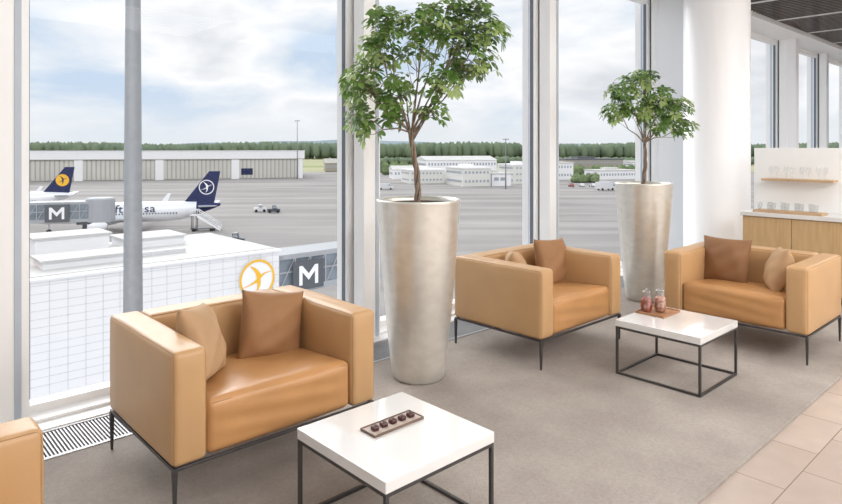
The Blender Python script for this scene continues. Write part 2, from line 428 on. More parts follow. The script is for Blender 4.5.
pillow((4.50,3.205,ST+0.165), rot(12,0,4), 0.41, 'pillow_brown', 'square brown throw pillow on the armchair back', 2)
pillow((4.015,3.195,ST+0.15), rot(16,45,6), 0.34, 'pillow_beige', 'small beige throw pillow tucked in the armchair corner', 3)
pillow((5.675,2.22,ST+0.165), rot(12,-90,0), 0.41, 'pillow_dark', 'dark brown throw pillow on the armchair back', 4)
pillow((5.60,1.775,ST+0.16), rot(14,-155,-4), 0.37, 'pillow_beige', 'beige throw pillow leaning on the armrest', 5)

# ------------------------------------------------------------------ coffee tables
def table(loc, label):
    e = empty('coffee_table', loc, 0, label, 'coffee table', group='low white coffee tables')
    h = 0.30; t = 0.0075; zt = 0.335
    tp = MB(); tp.box(-h, h, -h, h, zt, 0.381)
    mk('tabletop', tp, ['tabletop'], parent=e, bevel=0.003)
    r = h-0.010
    for sx in (-1,1):
        for sy in (-1,1):
            l = MB(); l.box(-t, t, -t, t, 0, zt); mk('leg', l, ['steel'], parent=e, loc=(sx*r, sy*r, 0))
    for z in (t, zt-t):
        for s2 in (-1,1):
            l = MB(); l.box(-r+t, r-t, -t, t, -t, t); mk('rail', l, ['steel'], parent=e, loc=(0, s2*r, z))
            l = MB(); l.box(-t, t, -r+t, r-t, -t, t); mk('rail', l, ['steel'], parent=e, loc=(s2*r, 0, z))
    return e
table((1.745, 2.05, CF), 'square white-topped coffee table with a chocolate tray')
table((4.31, 2.02, CF), 'square white-topped coffee table with candy jars')
TT = CF+0.381
# chocolate tray
e = empty('serving_tray', (1.77,2.095,TT), 0, 'shallow brown tray with a row of dark chocolates', 'tray')
t_ = MB(); t_.box(-0.14,0.14,-0.05,0.05,0,0.005); t_.box(-0.14,0.14,-0.05,-0.046,0.005,0.012); t_.box(-0.14,0.14,0.046,0.05,0.005,0.012)
t_.box(-0.14,-0.136,-0.046,0.046,0.005,0.012); t_.box(0.136,0.14,-0.046,0.046,0.005,0.012)
mk('tray_body', t_, ['walnut'], parent=e, bevel=0.0015)
t_ = MB(); t_.box(-0.135,0.135,-0.045,0.045,0.0052,0.0075); mk('tray_liner', t_, ['liner'], parent=e)
for i in range(5):
    x = 1.77-0.10+i*0.05
    cb = MB(); cb.rbox((0,0,0.0085), (0.03,0.03,0.017), 0.005, (0,0,0.003), k=3)
    mk('chocolate', cb, ['candy'], loc=(x, 2.095+random.uniform(-.004,.004), TT+0.0075), rot=(0,0,random.uniform(-.2,.2)), label='square dark chocolate on a shallow tray', cat='chocolate', group='dark chocolates on the tray')
# jar tray
e = empty('serving_tray', (4.405,2.20,TT), 0, 'light wooden tray carrying two candy jars', 'tray')
t_ = MB(); t_.box(-0.13,0.13,-0.105,0.11,0,0.008); t_.box(-0.13,0.13,-0.105,-0.097,0.008,0.016); t_.box(-0.13,0.13,0.102,0.11,0.008,0.016)
t_.box(-0.13,-0.122,-0.097,0.102,0.008,0.016); t_.box(0.122,0.13,-0.097,0.102,0.008,0.016)
mk('tray_body', t_, ['tray_wood'], parent=e, bevel=0.0015)
for (jx, jy, cm_, hh) in ((4.342,2.258,'candy_red',0.14),(4.412,2.188,'candy_pale',0.15)):
    e = empty('candy_jar', (jx,jy,TT+0.008), 0, 'round lidded glass jar filled with red and brown candy', 'jar', group='glass candy jars on the tray')
    j = MB(); j.lathe([(0,0),(0.03,0),(0.038,0.01),(0.043,0.04),(0.042,hh-0.05),(0.035,hh-0.018),(0.031,hh-0.01),(0.031,hh)], 28); mk('jar_body', j, ['jarglass'], parent=e)
    j = MB(); j.lathe([(0,0.004),(0.029,0.004),(0.036,0.013),(0.041,0.04),(0.040,hh-0.05),(0.025,hh-0.036),(0,hh-0.032)], 28); mk('candy_fill', j, [cm_], parent=e, kind='stuff')
    j = MB(); j.lathe([(0,hh),(0.033,hh),(0.034,hh+0.010),(0.027,hh+0.015),(0.007,hh+0.018),(0.011,hh+0.03),(0,hh+0.035)], 28); mk('lid', j, ['jarglass'], parent=e)

# ------------------------------------------------------------------ potted trees
def leaf_cluster(mb, p, d, rnd, L):
    n = rnd.randint(5, 8); d = d.normalized()
    a = Vector((0,0,1)) if abs(d.z) < 0.9 else Vector((1,0,0))
    u = d.cross(a).normalized(); w = d.cross(u)
    mi = 1 if rnd.random() < 0.38 else 0
    for k in range(n):
        an = 2*math.pi*k/n+rnd.uniform(-.25,.25)
        out = (u*math.cos(an)+w*math.sin(an))
        dirv = (out*0.9+d*rnd.uniform(0.1,0.6)+Vector((0,0,-0.3))).normalized()
        side = dirv.cross(d+Vector((0.01,0.02,0.03))).normalized(); nrm = side.cross(dirv).normalized()
        l = L*rnd.uniform(.75,1.25); wd = l*rnd.uniform(.24,.30)
        base = p+dirv*0.014
        pr = [(0.0,0.12),(0.15,0.62),(0.38,0.95),(0.62,0.98),(0.86,0.68),(1.0,0.15)]
        vs = []
        for (t, ww) in pr:
            cpt = base+dirv*l*t-Vector((0,0,1))*l*0.28*t*t
            vs += [cpt+side*wd*ww+nrm*wd*ww*0.25, cpt, cpt-side*wd*ww+nrm*wd*ww*0.25]
        fs = []
        for q in range(5):
            o = q*3; fs += [(o,o+1,o+4,o+3),(o+1,o+2,o+5,o+4)]
        mb.add(vs, fs, mi, True)
def potted_tree(loc, label, blobs, seed, trunk_top, rt, rb, hp, lean, dens=1.7, L=0.056):
    rnd = random.Random(seed)
    e = empty('potted_tree', loc, 0, label, 'potted tree', group='potted trees in tall planters')
    p = MB(); prof = [(0,0.0),(rb-0.012,0.0),(rb,0.015)]
    for i in range(1, 17):
        t = i/16; prof.append((rb+(rt-rb)*(t**0.78)*1.0, 0.015+(hp-0.03)*t))
    prof += [(rt+0.002,hp-0.004),(rt-0.008,hp),(rt-0.022,hp-0.004),(rt-0.026,hp-0.03),(rt-0.03,hp-0.09)]
    p.lathe(prof, 64); mk('planter', p, ['planter'], parent=e)
    s1 = MB()
    prof = [(0,hp-0.03)]+[((rt-0.028)*k/8, hp-0.03-0.006*k/8+rnd.uniform(-.004,.004)) for k in range(1,9)]
    s1.lathe(prof, 40); mk('soil', s1, ['soil'], parent=e)
    tr = MB(); z0 = hp-0.04
    top = Vector((lean[0], lean[1], trunk_top))
    for ph in (0, 2.1, 4.2):
        pts = []; rr = []
        for i in range(22):
            t = i/21; a = ph+t*7.5
            q = Vector((0,0,z0)).lerp(top, t)+Vector((math.cos(a),math.sin(a),0))*(0.015*(1-0.3*t))+Vector((0.012*math.sin(6*t),0.01*math.cos(5*t),0))
            pts.append(q); rr.append(0.011*(1-0.25*t))
        tr.tube(pts, rr, 8)
    fo = MB()
    for (lt, dp, z, rl, rd, rz, cnt) in blobs:
        c_ = R*lt+F*dp+Vector((0,0,z))
        start = top+Vector((0,0,-rnd.uniform(0,0.1)))
        mid = start.lerp(c_, 0.5)+Vector((rnd.uniform(-.03,.03),rnd.uniform(-.03,.03),-0.02))
        pts = [start, start.lerp(mid,0.5)+Vector((0,0,0.02)), mid, mid.lerp(c_,0.5)+Vector((0.01,-0.01,0.02)), c_]
        tr.tube(pts, [0.008,0.0065,0.005,0.004,0.0025], 6)
        for k in range(int(cnt*dens)):
            while True:
                q = Vector((rnd.uniform(-1,1),rnd.uniform(-1,1),rnd.uniform(-1,1)))
                if 0.15 < q.length < 1: break
            if rnd.random() < 0.16: q = q*1.3
            pt = c_+R*q.x*rl+F*q.y*rd+Vector((0,0,q.z*rz))
            src_ = pts[rnd.choice([2,3,3,4])]
            d = (pt-src_)
            if k % 4 == 0 or q.length > 1:
                m_ = src_.lerp(pt,0.5)+Vector((0,0,-0.015))
                tr.tube([src_, m_, pt], [0.0028,0.002,0.0013], 5)
            dd = d.normalized()+Vector((0,0,0.5))
            leaf_cluster(fo, pt, dd, rnd, L)
    mk('trunk', tr, ['bark'], parent=e)
    mk('foliage', fo, ['leaf','leaf2'], parent=e, kind='stuff')
    return e
potted_tree((2.955,3.22,CF), 'green tree with braided trunk in tall planter beside an armchair',
    [(-0.38,0,1.78,.12,.15,.13,15),(-0.42,.05,2.05,.12,.2,.15,20),(-0.28,-.05,2.28,.15,.2,.14,22),(-0.12,.05,2.03,.13,.2,.10,10),(0.17,0,2.05,.16,.22,.11,16),
     (0.37,.05,2.20,.16,.2,.12,22),(0.46,0,2.40,.14,.18,.12,21),(0.26,.05,2.40,.15,.22,.11,18),(0.02,0,2.46,.17,.22,.12,19),(-0.24,.05,2.50,.14,.2,.09,12),
     (0.08,-.05,1.84,.15,.15,.07,8),(-0.22,0,1.88,.12,.15,.11,10),(0.2,0,2.57,.18,.2,.07,12),(0.0,0,2.25,.14,.18,.07,8),(0.42,0,2.56,.11,.15,.07,8)], 3, 1.72, 0.292, 0.178, 1.235, (-0.04,0.03), dens=2.05, L=0.052)
potted_tree((6.21,3.26,CF), 'smaller green tree in tall planter beside the round column',
    [(-0.22,0,2.2,.16,.18,.14,26),(-0.02,0,2.31,.17,.18,.12,24),(0.16,.05,2.14,.17,.18,.12,23),(0.34,0,1.98,.18,.16,.15,27),(-0.3,0,1.98,.13,.14,.11,15),
     (0.04,0,1.96,.16,.16,.10,13),(0.41,0,1.80,.12,.12,.09,10),(0.2,0,1.84,.13,.12,.09,9),(-0.12,0,2.05,.14,.15,.1,10)], 11, 1.70, 0.292, 0.178, 1.225, (0.03,0.0), dens=1.8, L=0.054)

# ------------------------------------------------------------------ serving counter
cb = empty('cabinet', (7.36, 0.9, 0.012), 0, 'long oak serving cabinet with plain doors', 'cabinet')
b_ = MB(); b_.box(0.02,0.48,0.33,1.8,0.08,0.843); b_.box(0.05,0.46,0.36,1.77,0,0.08,1); mk('cabinet_body', b_, ['oak','steel'], parent=cb)
for i in range(3):
    d = MB(); d.box(0.0,0.02,0,0.484,0,0.74); mk('door', d, ['oak'], parent=cb, loc=(0,0.333+i*0.489,0.095), bevel=0.002)
b_ = MB(); b_.box(7.34,7.86,1.225,2.72,0.855,0.90)
mk('worktop', b_, ['tabletop'], label='white worktop slab on the oak cabinet', cat='worktop', bevel=0.003)
b_ = MB(); b_.box(7.76,7.84,1.23,2.715,0.90,1.60); b_.box(7.757,7.76,1.82,1.823,0.9,1.6,1)
mk('partition_panel', b_, ['white','frame_grey'], label='low white splashback panel standing on the worktop', cat='partition', bevel=0.003)
b_ = MB(); b_.box(7.58,7.76,1.88,2.58,1.238,1.26)
mk('wall_shelf', b_, ['oak_h'], label='oak shelf on the white panel holding glasses', cat='shelf', bevel=0.002)
b_ = MB(); b_.box(7.44,7.66,1.95,2.62,0.90,0.915); b_.box(7.44,7.445,1.95,2.62,0.915,0.922)
mk('serving_board', b_, ['oak_h'], label='oak board on the white worktop holding tumblers', cat='board', bevel=0.002)
wg = MB(); wg.lathe([(0,0),(0.024,0),(0.024,0.003),(0.003,0.006),(0.003,0.05),(0.015,0.063),(0.025,0.085),(0.026,0.11),(0.021,0.135)], 20)
g0 = mk('wine_glass', wg, ['glassware'], loc=(7.64,1.97,1.26), label='clear stemmed wine glass on the oak shelf', cat='glass', group='wine glasses on the oak shelf')
for i in range(1, 8):
    n = g0.copy(); COL.objects.link(n); n.location = (7.64+(0.06 if i % 2 else 0), 1.97+i*0.078, 1.26)
tg = MB(); tg.lathe([(0,0.0),(0.021,0.0),(0.026,0.085),(0.024,0.085),(0.020,0.006),(0,0.006)], 20)
g0 = mk('tumbler', tg, ['glassware'], loc=(7.5,2.02,0.915), label='clear tumbler on the oak board', cat='glass', group='tumblers on the oak board')
for i in range(1, 9):
    n = g0.copy(); COL.objects.link(n); n.location = (7.5+(0.09 if i % 2 else 0), 2.02+i*0.068, 0.915)

# ------------------------------------------------------------------ exterior
gp = MB(); gp.add([(-900,-20,0),(900,-20,0),(900,430,0),(-900,430,0)], [(0,1,2,3)])
mk('apron', gp, ['apron'], loc=ext(0,0,G), rot=(0,0,RZ), label='wide grey concrete airport apron', cat='ground')
gp = MB(); gp.add([(-9000,400,0),(9000,400,0),(9000,9000,0),(-9000,9000,0)], [(0,1,2,3)])
mk('airfield_meadow', gp, ['fields'], loc=ext(0,0,G-0.3), rot=(0,0,RZ), label='flat green and straw coloured airfield meadow', cat='ground')

def treeline(name, d, x0, x1, step, h, label, mt, seed, dv=20, rows=1, lump=0.2, smooth=False):
    rnd = random.Random(seed); mb = MB()
    base = bmesh.new(); bmesh.ops.create_icosphere(base, subdivisions=1, radius=1)
    bv = [v.co.copy() for v in base.verts]; bf = [[v.index for v in f.verts] for f in base.faces]; base.free()
    for r_ in range(rows):
        x = x0
        while x < x1:
            hh = h*rnd.uniform(1-lump,1.05)*(1+0.06*math.sin(x*.02)); ww = step*rnd.uniform(.8,1.5); yy = d+rnd.uniform(-dv,dv)
            mb.add([(x+v.x*ww*(1+rnd.uniform(-.2,.2)), yy+v.y*ww, hh*0.5+v.z*hh*0.5*(1+rnd.uniform(-.05,.05))) for v in bv], bf, 0, smooth)
            x += step*rnd.uniform(.5,1)
    return mk(name, mb, [mt], loc=ext(0,0,G-0.3), rot=(0,0,RZ), label=label, cat='trees', kind='stuff')
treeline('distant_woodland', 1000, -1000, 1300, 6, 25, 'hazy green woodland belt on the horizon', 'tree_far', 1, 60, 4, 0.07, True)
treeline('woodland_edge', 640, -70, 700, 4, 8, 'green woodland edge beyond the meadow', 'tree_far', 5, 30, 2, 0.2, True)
treeline('tree_group', 390, -22, -8, 2.5, 9, 'leafy green trees by the airfield road', 'tree_near', 2, 8, 2, 0.4)
treeline('tree_group', 300, 73, 84, 1.8, 5.0, 'leafy green trees near the car park', 'tree_near', 3, 4, 2, 0.6)
treeline('tree_group', 375, 84, 150, 2.5, 6.5, 'leafy green trees behind the car park', 'tree_near', 6, 8, 2, 0.4)
hb = MB(); pts = []
for i in range(61):
    x = -4500+i*150; z = 35+50*math.exp(-((x+900)/900)**2)+8*math.sin(i*.5)+5*math.sin(i*1.3); pts.append((x, z))
vs = [(x,6000,-20) for x, z in pts]+[(x,6200,z+15) for x, z in pts]+[(x,7600,-20) for x, z in pts]
n = len(pts); fs = [(i,i+1,n+i+1,n+i) for i in range(n-1)]+[(n+i,n+i+1,2*n+i+1,2*n+i) for i in range(n-1)]
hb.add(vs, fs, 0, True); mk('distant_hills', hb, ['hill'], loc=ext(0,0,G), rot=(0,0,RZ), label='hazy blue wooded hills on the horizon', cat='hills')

# hangar
hg = MB(); L = 150; Hh = 15.2
hg.box(-L, 0, 0.6, 60, 0, Hh-4.5, 0); hg.box(-L-1, 1, -0.6, 62, Hh-4.5, Hh, 3); hg.box(-L-1.2, 1.2, -0.8, 62.2, Hh-0.5, Hh, 3)
hg.box(-L-1, 1, -0.65, 0, Hh-4.7, Hh-4.4, 2)
for s1_ in range(4):
    xa = -L+s1_*(L/4); hg.box(xa, xa+4, -0.4, 0.6, 0, Hh-4.5, 3)
    q = xa+4
    while q < xa+L/4-0.5:
        hg.box(q, q+1.5, 0.0, 0.6, 0.4, Hh-4.8, 1); hg.box(q+1.5, q+2.1, 0.2, 0.6, 0.4, Hh-4.8, 2); q += 2.1
hg.box(-2.5, 0, -0.4, 0.6, 0, Hh-4.5, 3); hg.box(-32.5, -26.5, -0.15, 0.0, 2.2, 5.6, 4)
mk('hangar', hg, ['ext_cream','ext_tan','ext_tan2','ext_white','navy'], loc=ext(-65,345,G), rot=(0,0,RZ+math.atan2(45,150)), label='long low pale hangar with white roof band and ribbed doors', cat='hangar')

def building(lat, d, w, dep, h, roof, label, cols, rz=0, gable=0, floors=2, win=0.9, gap=1.7):
    b = MB(); b.box(-w/2, w/2, 0, dep, 0, h, 0)
    if gable:
        b.add([(-w/2-.4,-.4,h),(w/2+.4,-.4,h),(w/2+.4,dep+.4,h),(-w/2-.4,dep+.4,h),(-w/2-.4,dep/2,h+gable),(w/2+.4,dep/2,h+gable)],
              [(0,1,5,4),(2,3,4,5),(0,4,3),(1,2,5),(3,2,1,0)], 1)
    else:
        b.box(-w/2-.3, w/2+.3, -.3, dep+.3, h, h+roof, 1)
        b.box(-w*.2, w*.1, dep*.3, dep*.7, h+roof, h+roof+1.2, 1)
    fh = h/floors
    for f in range(floors):
        q = -w/2+1.0
        while q < w/2-win-.7:
            b.box(q, q+win, -0.08, 0.02, f*fh+fh*0.45, f*fh+fh*0.72, 2); q += gap
        b.box(-w/2-0.08, -w/2+.02, 1.5, dep-1.5, f*fh+fh*0.45, f*fh+fh*0.68, 2)
    return mk('airport_building', b, cols, loc=ext(lat,d,G), rot=(0,0,RZ+rz), label=label, cat='building')
B3 = ['ext_cream','ext_white','ext_glass']; B4 = ['ext_white','ext_roof','ext_glass']
building(3, 292, 17, 18, 6.0, 0.6, 'two-storey cream operations building with flat roof', B3, 0.25)
building(24, 270, 13, 22, 7.6, 0.6, 'white flat-roofed office block at the apron edge', B3, 0.3, floors=2)
building(35, 273, 9, 18, 5.2, 0.4, 'low white annex with wide windows at the apron edge', B4, 0.3, floors=1, win=2.2, gap=3.0)
building(49, 290, 13, 18, 8.4, 0.6, 'cream flat-roofed airport block with window rows', B3, 0.3, floors=3)
building(22, 335, 40, 20, 10.0, 0, 'long white service hall with pitched roof', B4, 0.3, gable=2.2)
building(-9, 335, 12, 14, 5, 0, 'small white shed with pitched roof', B4, 0.2, gable=2.0, floors=1)
building(70, 325, 20, 16, 8.5, 0.6, 'low white storage building by the trees', B4, 0.3)
building(104, 330, 24, 14, 4.5, 0.5, 'low pale service shed behind the car park', B4, 0.3, floors=1)
building(112, 405, 40, 25, 9, 0.6, 'low brown office building near the woodland', ['ext_brown','ext_dark','ext_glass'], 0.2)
building(160, 420, 40, 25, 7, 0.6, 'low white warehouse near the woodland', B4, 0.2)
building(-57, 440, 20, 20, 6, 0, 'small barn with pitched roof beside the meadow', ['ext_brown','ext_tan2','ext_glass'], 0.2, gable=3, floors=1)

# terminal pier below the windows
PY = 38.6; PT = -5.55
pb = MB(); pb.box(-12, 22.3, PY, 50, G, PT, 0); pb.box(-12.2, 22.5, PY-0.12, 50.2, PT, PT+0.12, 0)
pb.box(-12, 22.3, PY+0.6, 49.8, PT+0.11, PT+0.17, 2)
z = G+3.7
while z < PT-0.1:
    pb.box(-12, 22.32, PY-0.012, PY, z, z+0.035, 1); z += 0.45
x = -11.5
while x < 22: pb.box(x, x+0.035, PY-0.012, PY, G, PT, 1); x += 0.9
q = PT+0.15
for (a,b2,c1,d1,h1) in ((2.6,7.6,44.5,48.6,1.1),(8.5,13.4,41.0,43.4,0.45),(9.0,13.4,45.6,48.4,1.2),(14.5,18.5,45.5,48.8,0.6)):
    pb.box(a,b2,c1,d1,q,q+h1,0); pb.box(a-.15,b2+.15,c1-.15,d1+.15,q+h1,q+h1+.1,2)
pb.box(14.0, 17.0, 41.6, 42.0, q, q+.3, 1)
# lower white deck in front of the pier
pb.box(-12, 40, 24, PY, G, G+3.2, 0); pb.box(-12, 40, 23.9, 24.1, G+3.2, G+3.5, 1)
mk('terminal_pier', pb, ['ext_white','ext_line','ext_roof'], label='white terminal pier clad in small rectangular panels', cat='building')
v_ = MB(); v_.box(4.6,5.2,42.2,43,0,0.5,0); v_.box(4.7,5.1,42.3,42.9,0.5,0.9,1); v_.box(4.5,5.3,42.1,43.1,-0.02,0.05,1)
mk('roof_unit', v_, ['orange','ext_dark'], loc=(2.6,-0.2,PT+0.17), label='small orange ventilation unit on the white roof', cat='roof unit')

# crane emblem: slim legs-body-neck stroke on the diagonal, one broad swept wing above it and one below
BIRD = [([(-.92,-.42),(-.64,-.36),(-.36,-.27),(-.08,-.14),(.16,.05),(.36,.22),(.58,.32),(.93,.34)], [.02,.05,.10,.16,.16,.10,.07,.02]),
        ([(.13,.05),(.07,.24),(-.05,.44),(-.23,.64),(-.50,.82)], [.36,.31,.24,.15,.02]),
        ([(.04,-.04),(.10,-.20),(.10,-.40),(.03,-.60),(-.13,-.85)], [.31,.26,.19,.12,.02])]
def emblem(name, parent, mw, r, disc, bird, ring, thick=0.02):
    mb = MB(); n = 48
    if disc is not None:
        mb.add([(r*.98*math.cos(2*math.pi*k/n), r*.98*math.sin(2*math.pi*k/n), 0) for k in range(n)], [tuple(range(n))], 0)
    vs = []
    for k in range(n):
        a = 2*math.pi*k/n
        vs += [(r*math.cos(a), r*math.sin(a), thick), (r*.88*math.cos(a), r*.88*math.sin(a), thick)]
    mb.add(vs, [(2*k, 2*((k+1) % n), 2*((k+1) % n)+1, 2*k+1) for k in range(n)], 2)
    for q, (ps, ws) in enumerate(BIRD):
        vs = []
        for i, p in enumerate(ps):
            a = Vector(ps[max(i-1,0)]); b = Vector(ps[min(i+1,len(ps)-1)]); t = (b-a).normalized(); nn = Vector((-t.y,t.x))*ws[i]/2
            for s in (1,-1): vs.append(((p[0]+s*nn.x)*r*.86, (p[1]+s*nn.y)*r*.86, thick+0.002*q))
        mb.add(vs, [(2*i,2*i+1,2*i+3,2*i+2) for i in range(len(ps)-1)], 1)
    return mk(name, mb, [disc or ring, bird, ring], parent=parent, mw=mw)
FACE_NEG_Y = Matrix(((1,0,0,0),(0,0,-1,0),(0,1,0,0),(0,0,0,1)))
sg = empty('emblem_sign', (20.6, PY-0.1, -7.2), 0, 'round yellow crane emblem mounted on the white facade', 'sign')
emblem('emblem', sg, FACE_NEG_Y, 1.3, 'sign_white', 'yellow', 'yellow', 0.04)

def textmesh(s, size):
    cu = bpy.data.curves.new('t', 'FONT'); cu.body = s; cu.size = size; cu.extrude = 0.0
    to = bpy.data.objects.new('t', cu); COL.objects.link(to)
    bpy.context.view_layer.update()
    me = bpy.data.meshes.new_from_object(to.evaluated_get(bpy.context.evaluated_depsgraph_get()))
    vs = [v.co.copy() for v in me.vertices]; fs = [list(p.vertices) for p in me.polygons]
    bpy.data.objects.remove(to); bpy.data.meshes.remove(me)
    return vs, fs
# jet bridges
def jet_bridge(loc, rz, L, h, label, letter_x, ls, hgt, lz=0.4):
    e = empty('jet_bridge', loc, rz, label, 'jet bridge')
    t = MB(); t.box(0, L, 0, 3, hgt, hgt+0.45, 0); t.box(0, L, 0, 3, hgt+h-0.35, hgt+h, 0); t.box(0.05, L-.05, 0.1, 2.9, hgt+.45, hgt+h-.35, 1)
    x = 0
    while x < L:
        t.box(x, x+0.1, 0.0, 3, hgt+0.45, hgt+h-.35, 0)
        if x+1.3 <= L: t.add([(x+.1,-.01,hgt+.45),(x+.2,-.01,hgt+.45),(x+1.3,-.01,hgt+h-.35),(x+1.2,-.01,hgt+h-.35)], [(0,1,2,3)], 0)
        x += 1.3
    t.box(0, L, 0.03, 2.97, hgt+h*.52, hgt+h*.56, 0)
    mk('tunnel', t, ['bridge_grey','bridge_glass'], parent=e)
    for sx in (1.5, L-2):
        s1 = MB(); s1.box(-.25,.25,-.25,.25,0,hgt); s1.box(-1.2,1.2,-.5,.5,0,0.35); s1.box(-.8,.8,-1.2,1.2,hgt-.4,hgt)
        mk('support', s1, ['ext_dark'], parent=e, loc=(sx,1.5,0))
    c = MB(); c.lathe([(0,0),(1.9,0),(1.9,h+.3),(1.7,h+.5),(0,h+.6)], 20, smooth=False); mk('rotunda', c, ['bridge_grey'], parent=e, loc=(L,1.5,hgt-.1))
    sp = MB(); sp.box(-.28*ls, 1.28*ls, 0.02, 0.12, -.2*ls, 1.05*ls, 0); sg = mk('sign_board', sp, ['ext_dark'], parent=e, loc=(letter_x,-0.25,hgt+lz))
    # one outline polygon per letter stroke, no overlaps
    a = ls*.85; s_w = a*.2; w = a*1.15; m_ = w/2; v = a*.30; dz = a*.34
    tm = MB()
    def quad(pp): tm.add([(x,0,z) for x,z in pp], [tuple(range(len(pp)))])
    quad([(0,0),(s_w,0),(s_w,a),(0,a)]); quad([(w-s_w,0),(w,0),(w,a),(w-s_w,a)])
    quad([(s_w,a-dz),(m_,v-dz*.2),(m_,v+dz*.8),(s_w,a)]); quad([(m_,v-dz*.2),(w-s_w,a-dz),(w-s_w,a),(m_,v+dz*.8)])
    mk('letter_m', tm, ['sign_white'], parent=sg, loc=(0,-0.01,0))
    return e
jet_bridge((22.7, 39.3, G), 0, 9, 2.8, 'glazed grey jet bridge with a white letter M', 1.5, 1.65, 6.1, 0.5)
jet_bridge(ext(-62,82,G), RZ+0.28, 18, 2.8, 'long glazed jet bridge leading to the aircraft with letter M', 12.0, 1.9, 6.3, 0.5)

# aircraft
def aircraft(nose, tail, label, fin_m, disc, bird, ring, rear_blue, text, tx=4.2):
    mid = (nose+tail)/2; h = (nose-tail).normalized()
    e = empty('airliner', (mid.x, mid.y, G), math.atan2(h.y, h.x), label, 'airplane', group='parked airliners')
    cz = 3.75; r = 2.0
    st_ = [(18.4,0.05,-.5),(18.0,.55,-.4),(17.2,1.1,-.25),(16,1.6,-.08),(14.2,1.95,0),(12,2,0),(6,2,0),(0,2,0),(-8,2,0),(-11,1.85,.12),(-14,1.35,.5),(-17,.7,.95),(-18.6,.25,1.2)]
    fu = MB(); n = 28; vs = []
    for x, rr, dz in st_:
        for k in range(n):
            a = 2*math.pi*k/n; vs.append((x, rr*math.cos(a), cz+dz+rr*math.sin(a)))
    fu.v += vs
    for i in range(len(st_)-1):
        mi = 1 if (rear_blue and i >= 10) else 0
        for k in range(n):
            k2 = (k+1) % n; fu.f.append([i*n+k, (i+1)*n+k, (i+1)*n+k2, i*n+k2]); fu.m.append(mi); fu.sm.append(True)
    for sy in (-1, 1):
        x = 13.2
        while x > -11:
            fu.box(x, x+0.25, sy*1.985-0.02, sy*1.985+0.02, cz-0.35, cz-0.05, 2); x -= 0.55
        fu.add([(16.9,sy*.35,cz+1.05),(16.2,sy*1.25,cz+.95),(16.6,sy*1.25,cz+.45),(17.35,sy*.4,cz+.6)], [(0,1,2,3)], 2)
    mk('fuselage', fu, ['plane_white','plane_blue','ext_dark'], parent=e)
    def slab(pts, th, axis, m_, name, loc=(0,0,0)):
        mb = MB(); top = []; bot = []
        for i_, p in enumerate(pts):
            t = th[i_]; q = Vector(p); off = Vector((0,0,t/2)) if axis == 'z' else Vector((0,t/2,0)); top.append(q+off); bot.append(q-off)
        k = len(pts); mb.add(top+bot, [tuple(range(k)), tuple(range(2*k-1,k-1,-1))]+[(i_, k+i_, k+(i_+1) % k, (i_+1) % k) for i_ in range(k)])
        return mk(name, mb, [m_], parent=e, loc=loc, bevel=0.08)
    for sy in (-1, 1):
        slab([(4.5,sy*1.2,cz-1.2),(-1.2,sy*6.5,cz-.7),(-4.6,sy*16.8,cz+.3),(-6.0,sy*16.8,cz+.3),(-4.0,sy*6.5,cz-.7),(-4.2,sy*1.2,cz-1.2)], [.7,.45,.15,.15,.4,.6], 'z', 'plane_grey', 'wing')
        slab([(-4.6,sy*16.8,cz+.2),(-6.1,sy*16.8,cz+.2),(-6.9,sy*17.2,cz+2.4),(-6.2,sy*17.2,cz+2.4)], [.15]*4, 'y', 'plane_white', 'winglet')
        slab([(-14,sy*.6,cz+.9),(-17.2,sy*6.2,cz+1.4),(-18.3,sy*6.2,cz+1.4),(-17.3,sy*.5,cz+.9)], [.35,.15,.15,.3], 'z', 'plane_grey', 'stabilizer')
        en = MB(); en.lathe([(0.3,-2.0),(.7,-1.6),(1.05,-.6),(1.15,.6),(1.05,1.6),(.95,1.9),(.8,1.7),(.75,1.0),(0,1.0)], 20)
        for i_, v in enumerate(en.v): en.v[i_] = (v[2], v[1], v[0])
        en.box(-1.6,1.2,-.15,.15,.9,1.7,0)
        mk('engine', en, ['plane_white'], parent=e, loc=(3.4,sy*5.75,1.75))
        lg = MB(); lg.box(-.12,.12,-.12,.12,.4,2.4,0); lg.lathe([(0,-.5),(.55,-.5),(.55,.5),(0,.5)],16,(0,0,0),1)
        for i_ in range(8, len(lg.v)):
            v = lg.v[i_]; lg.v[i_] = (v[0], v[2], v[1]+.55)
        mk('landing_gear', lg, ['plane_grey','tyre'], parent=e, loc=(-1.5,sy*3.2,0))
    lg = MB(); lg.box(-.1,.1,-.1,.1,.3,2.2,0); lg.lathe([(0,-.3),(.4,-.3),(.4,.3),(0,.3)],16,(0,0,0),1)
    for i_ in range(8, len(lg.v)):
        v = lg.v[i_]; lg.v[i_] = (v[0], v[2], v[1]+.4)
    mk('landing_gear', lg, ['plane_grey','tyre'], parent=e, loc=(13,0,0))
    fin = slab([(-11.5,0,cz+1.7),(-16.4,0,11.8),(-18.6,0,11.8),(-17.4,0,cz+1.6)], [.5,.2,.2,.4], 'y', fin_m, 'tail_fin')
    for sy in (-1, 1):
        X = Vector((-sy,0,0)); Y = Vector((0,0,1)); Z = Vector((0,sy,0))
        mw = Matrix.Translation((-15.9,sy*.27,8.5)) @ Matrix((X,Y,Z)).transposed().to_4x4()
        emblem('tail_emblem', fin, mw, 1.5, disc, bird, ring)
        if text:
            tv, tf = textmesh(text, 2.45); w = max(v.x for v in tv)
            vs = []
            for v in tv:
                zz = v.y+.15; vs.append((tx-v.x*1.08 if sy == 1 else tx-w*1.08+v.x*1.08, sy*(math.sqrt(max(.1,4-min(1.9,abs(zz*.85))**2))+.2), cz+zz*.85))
            tm = MB(); tm.add(vs, tf, 0); mk('lettering', tm, ['navy'], parent=e)
    return e
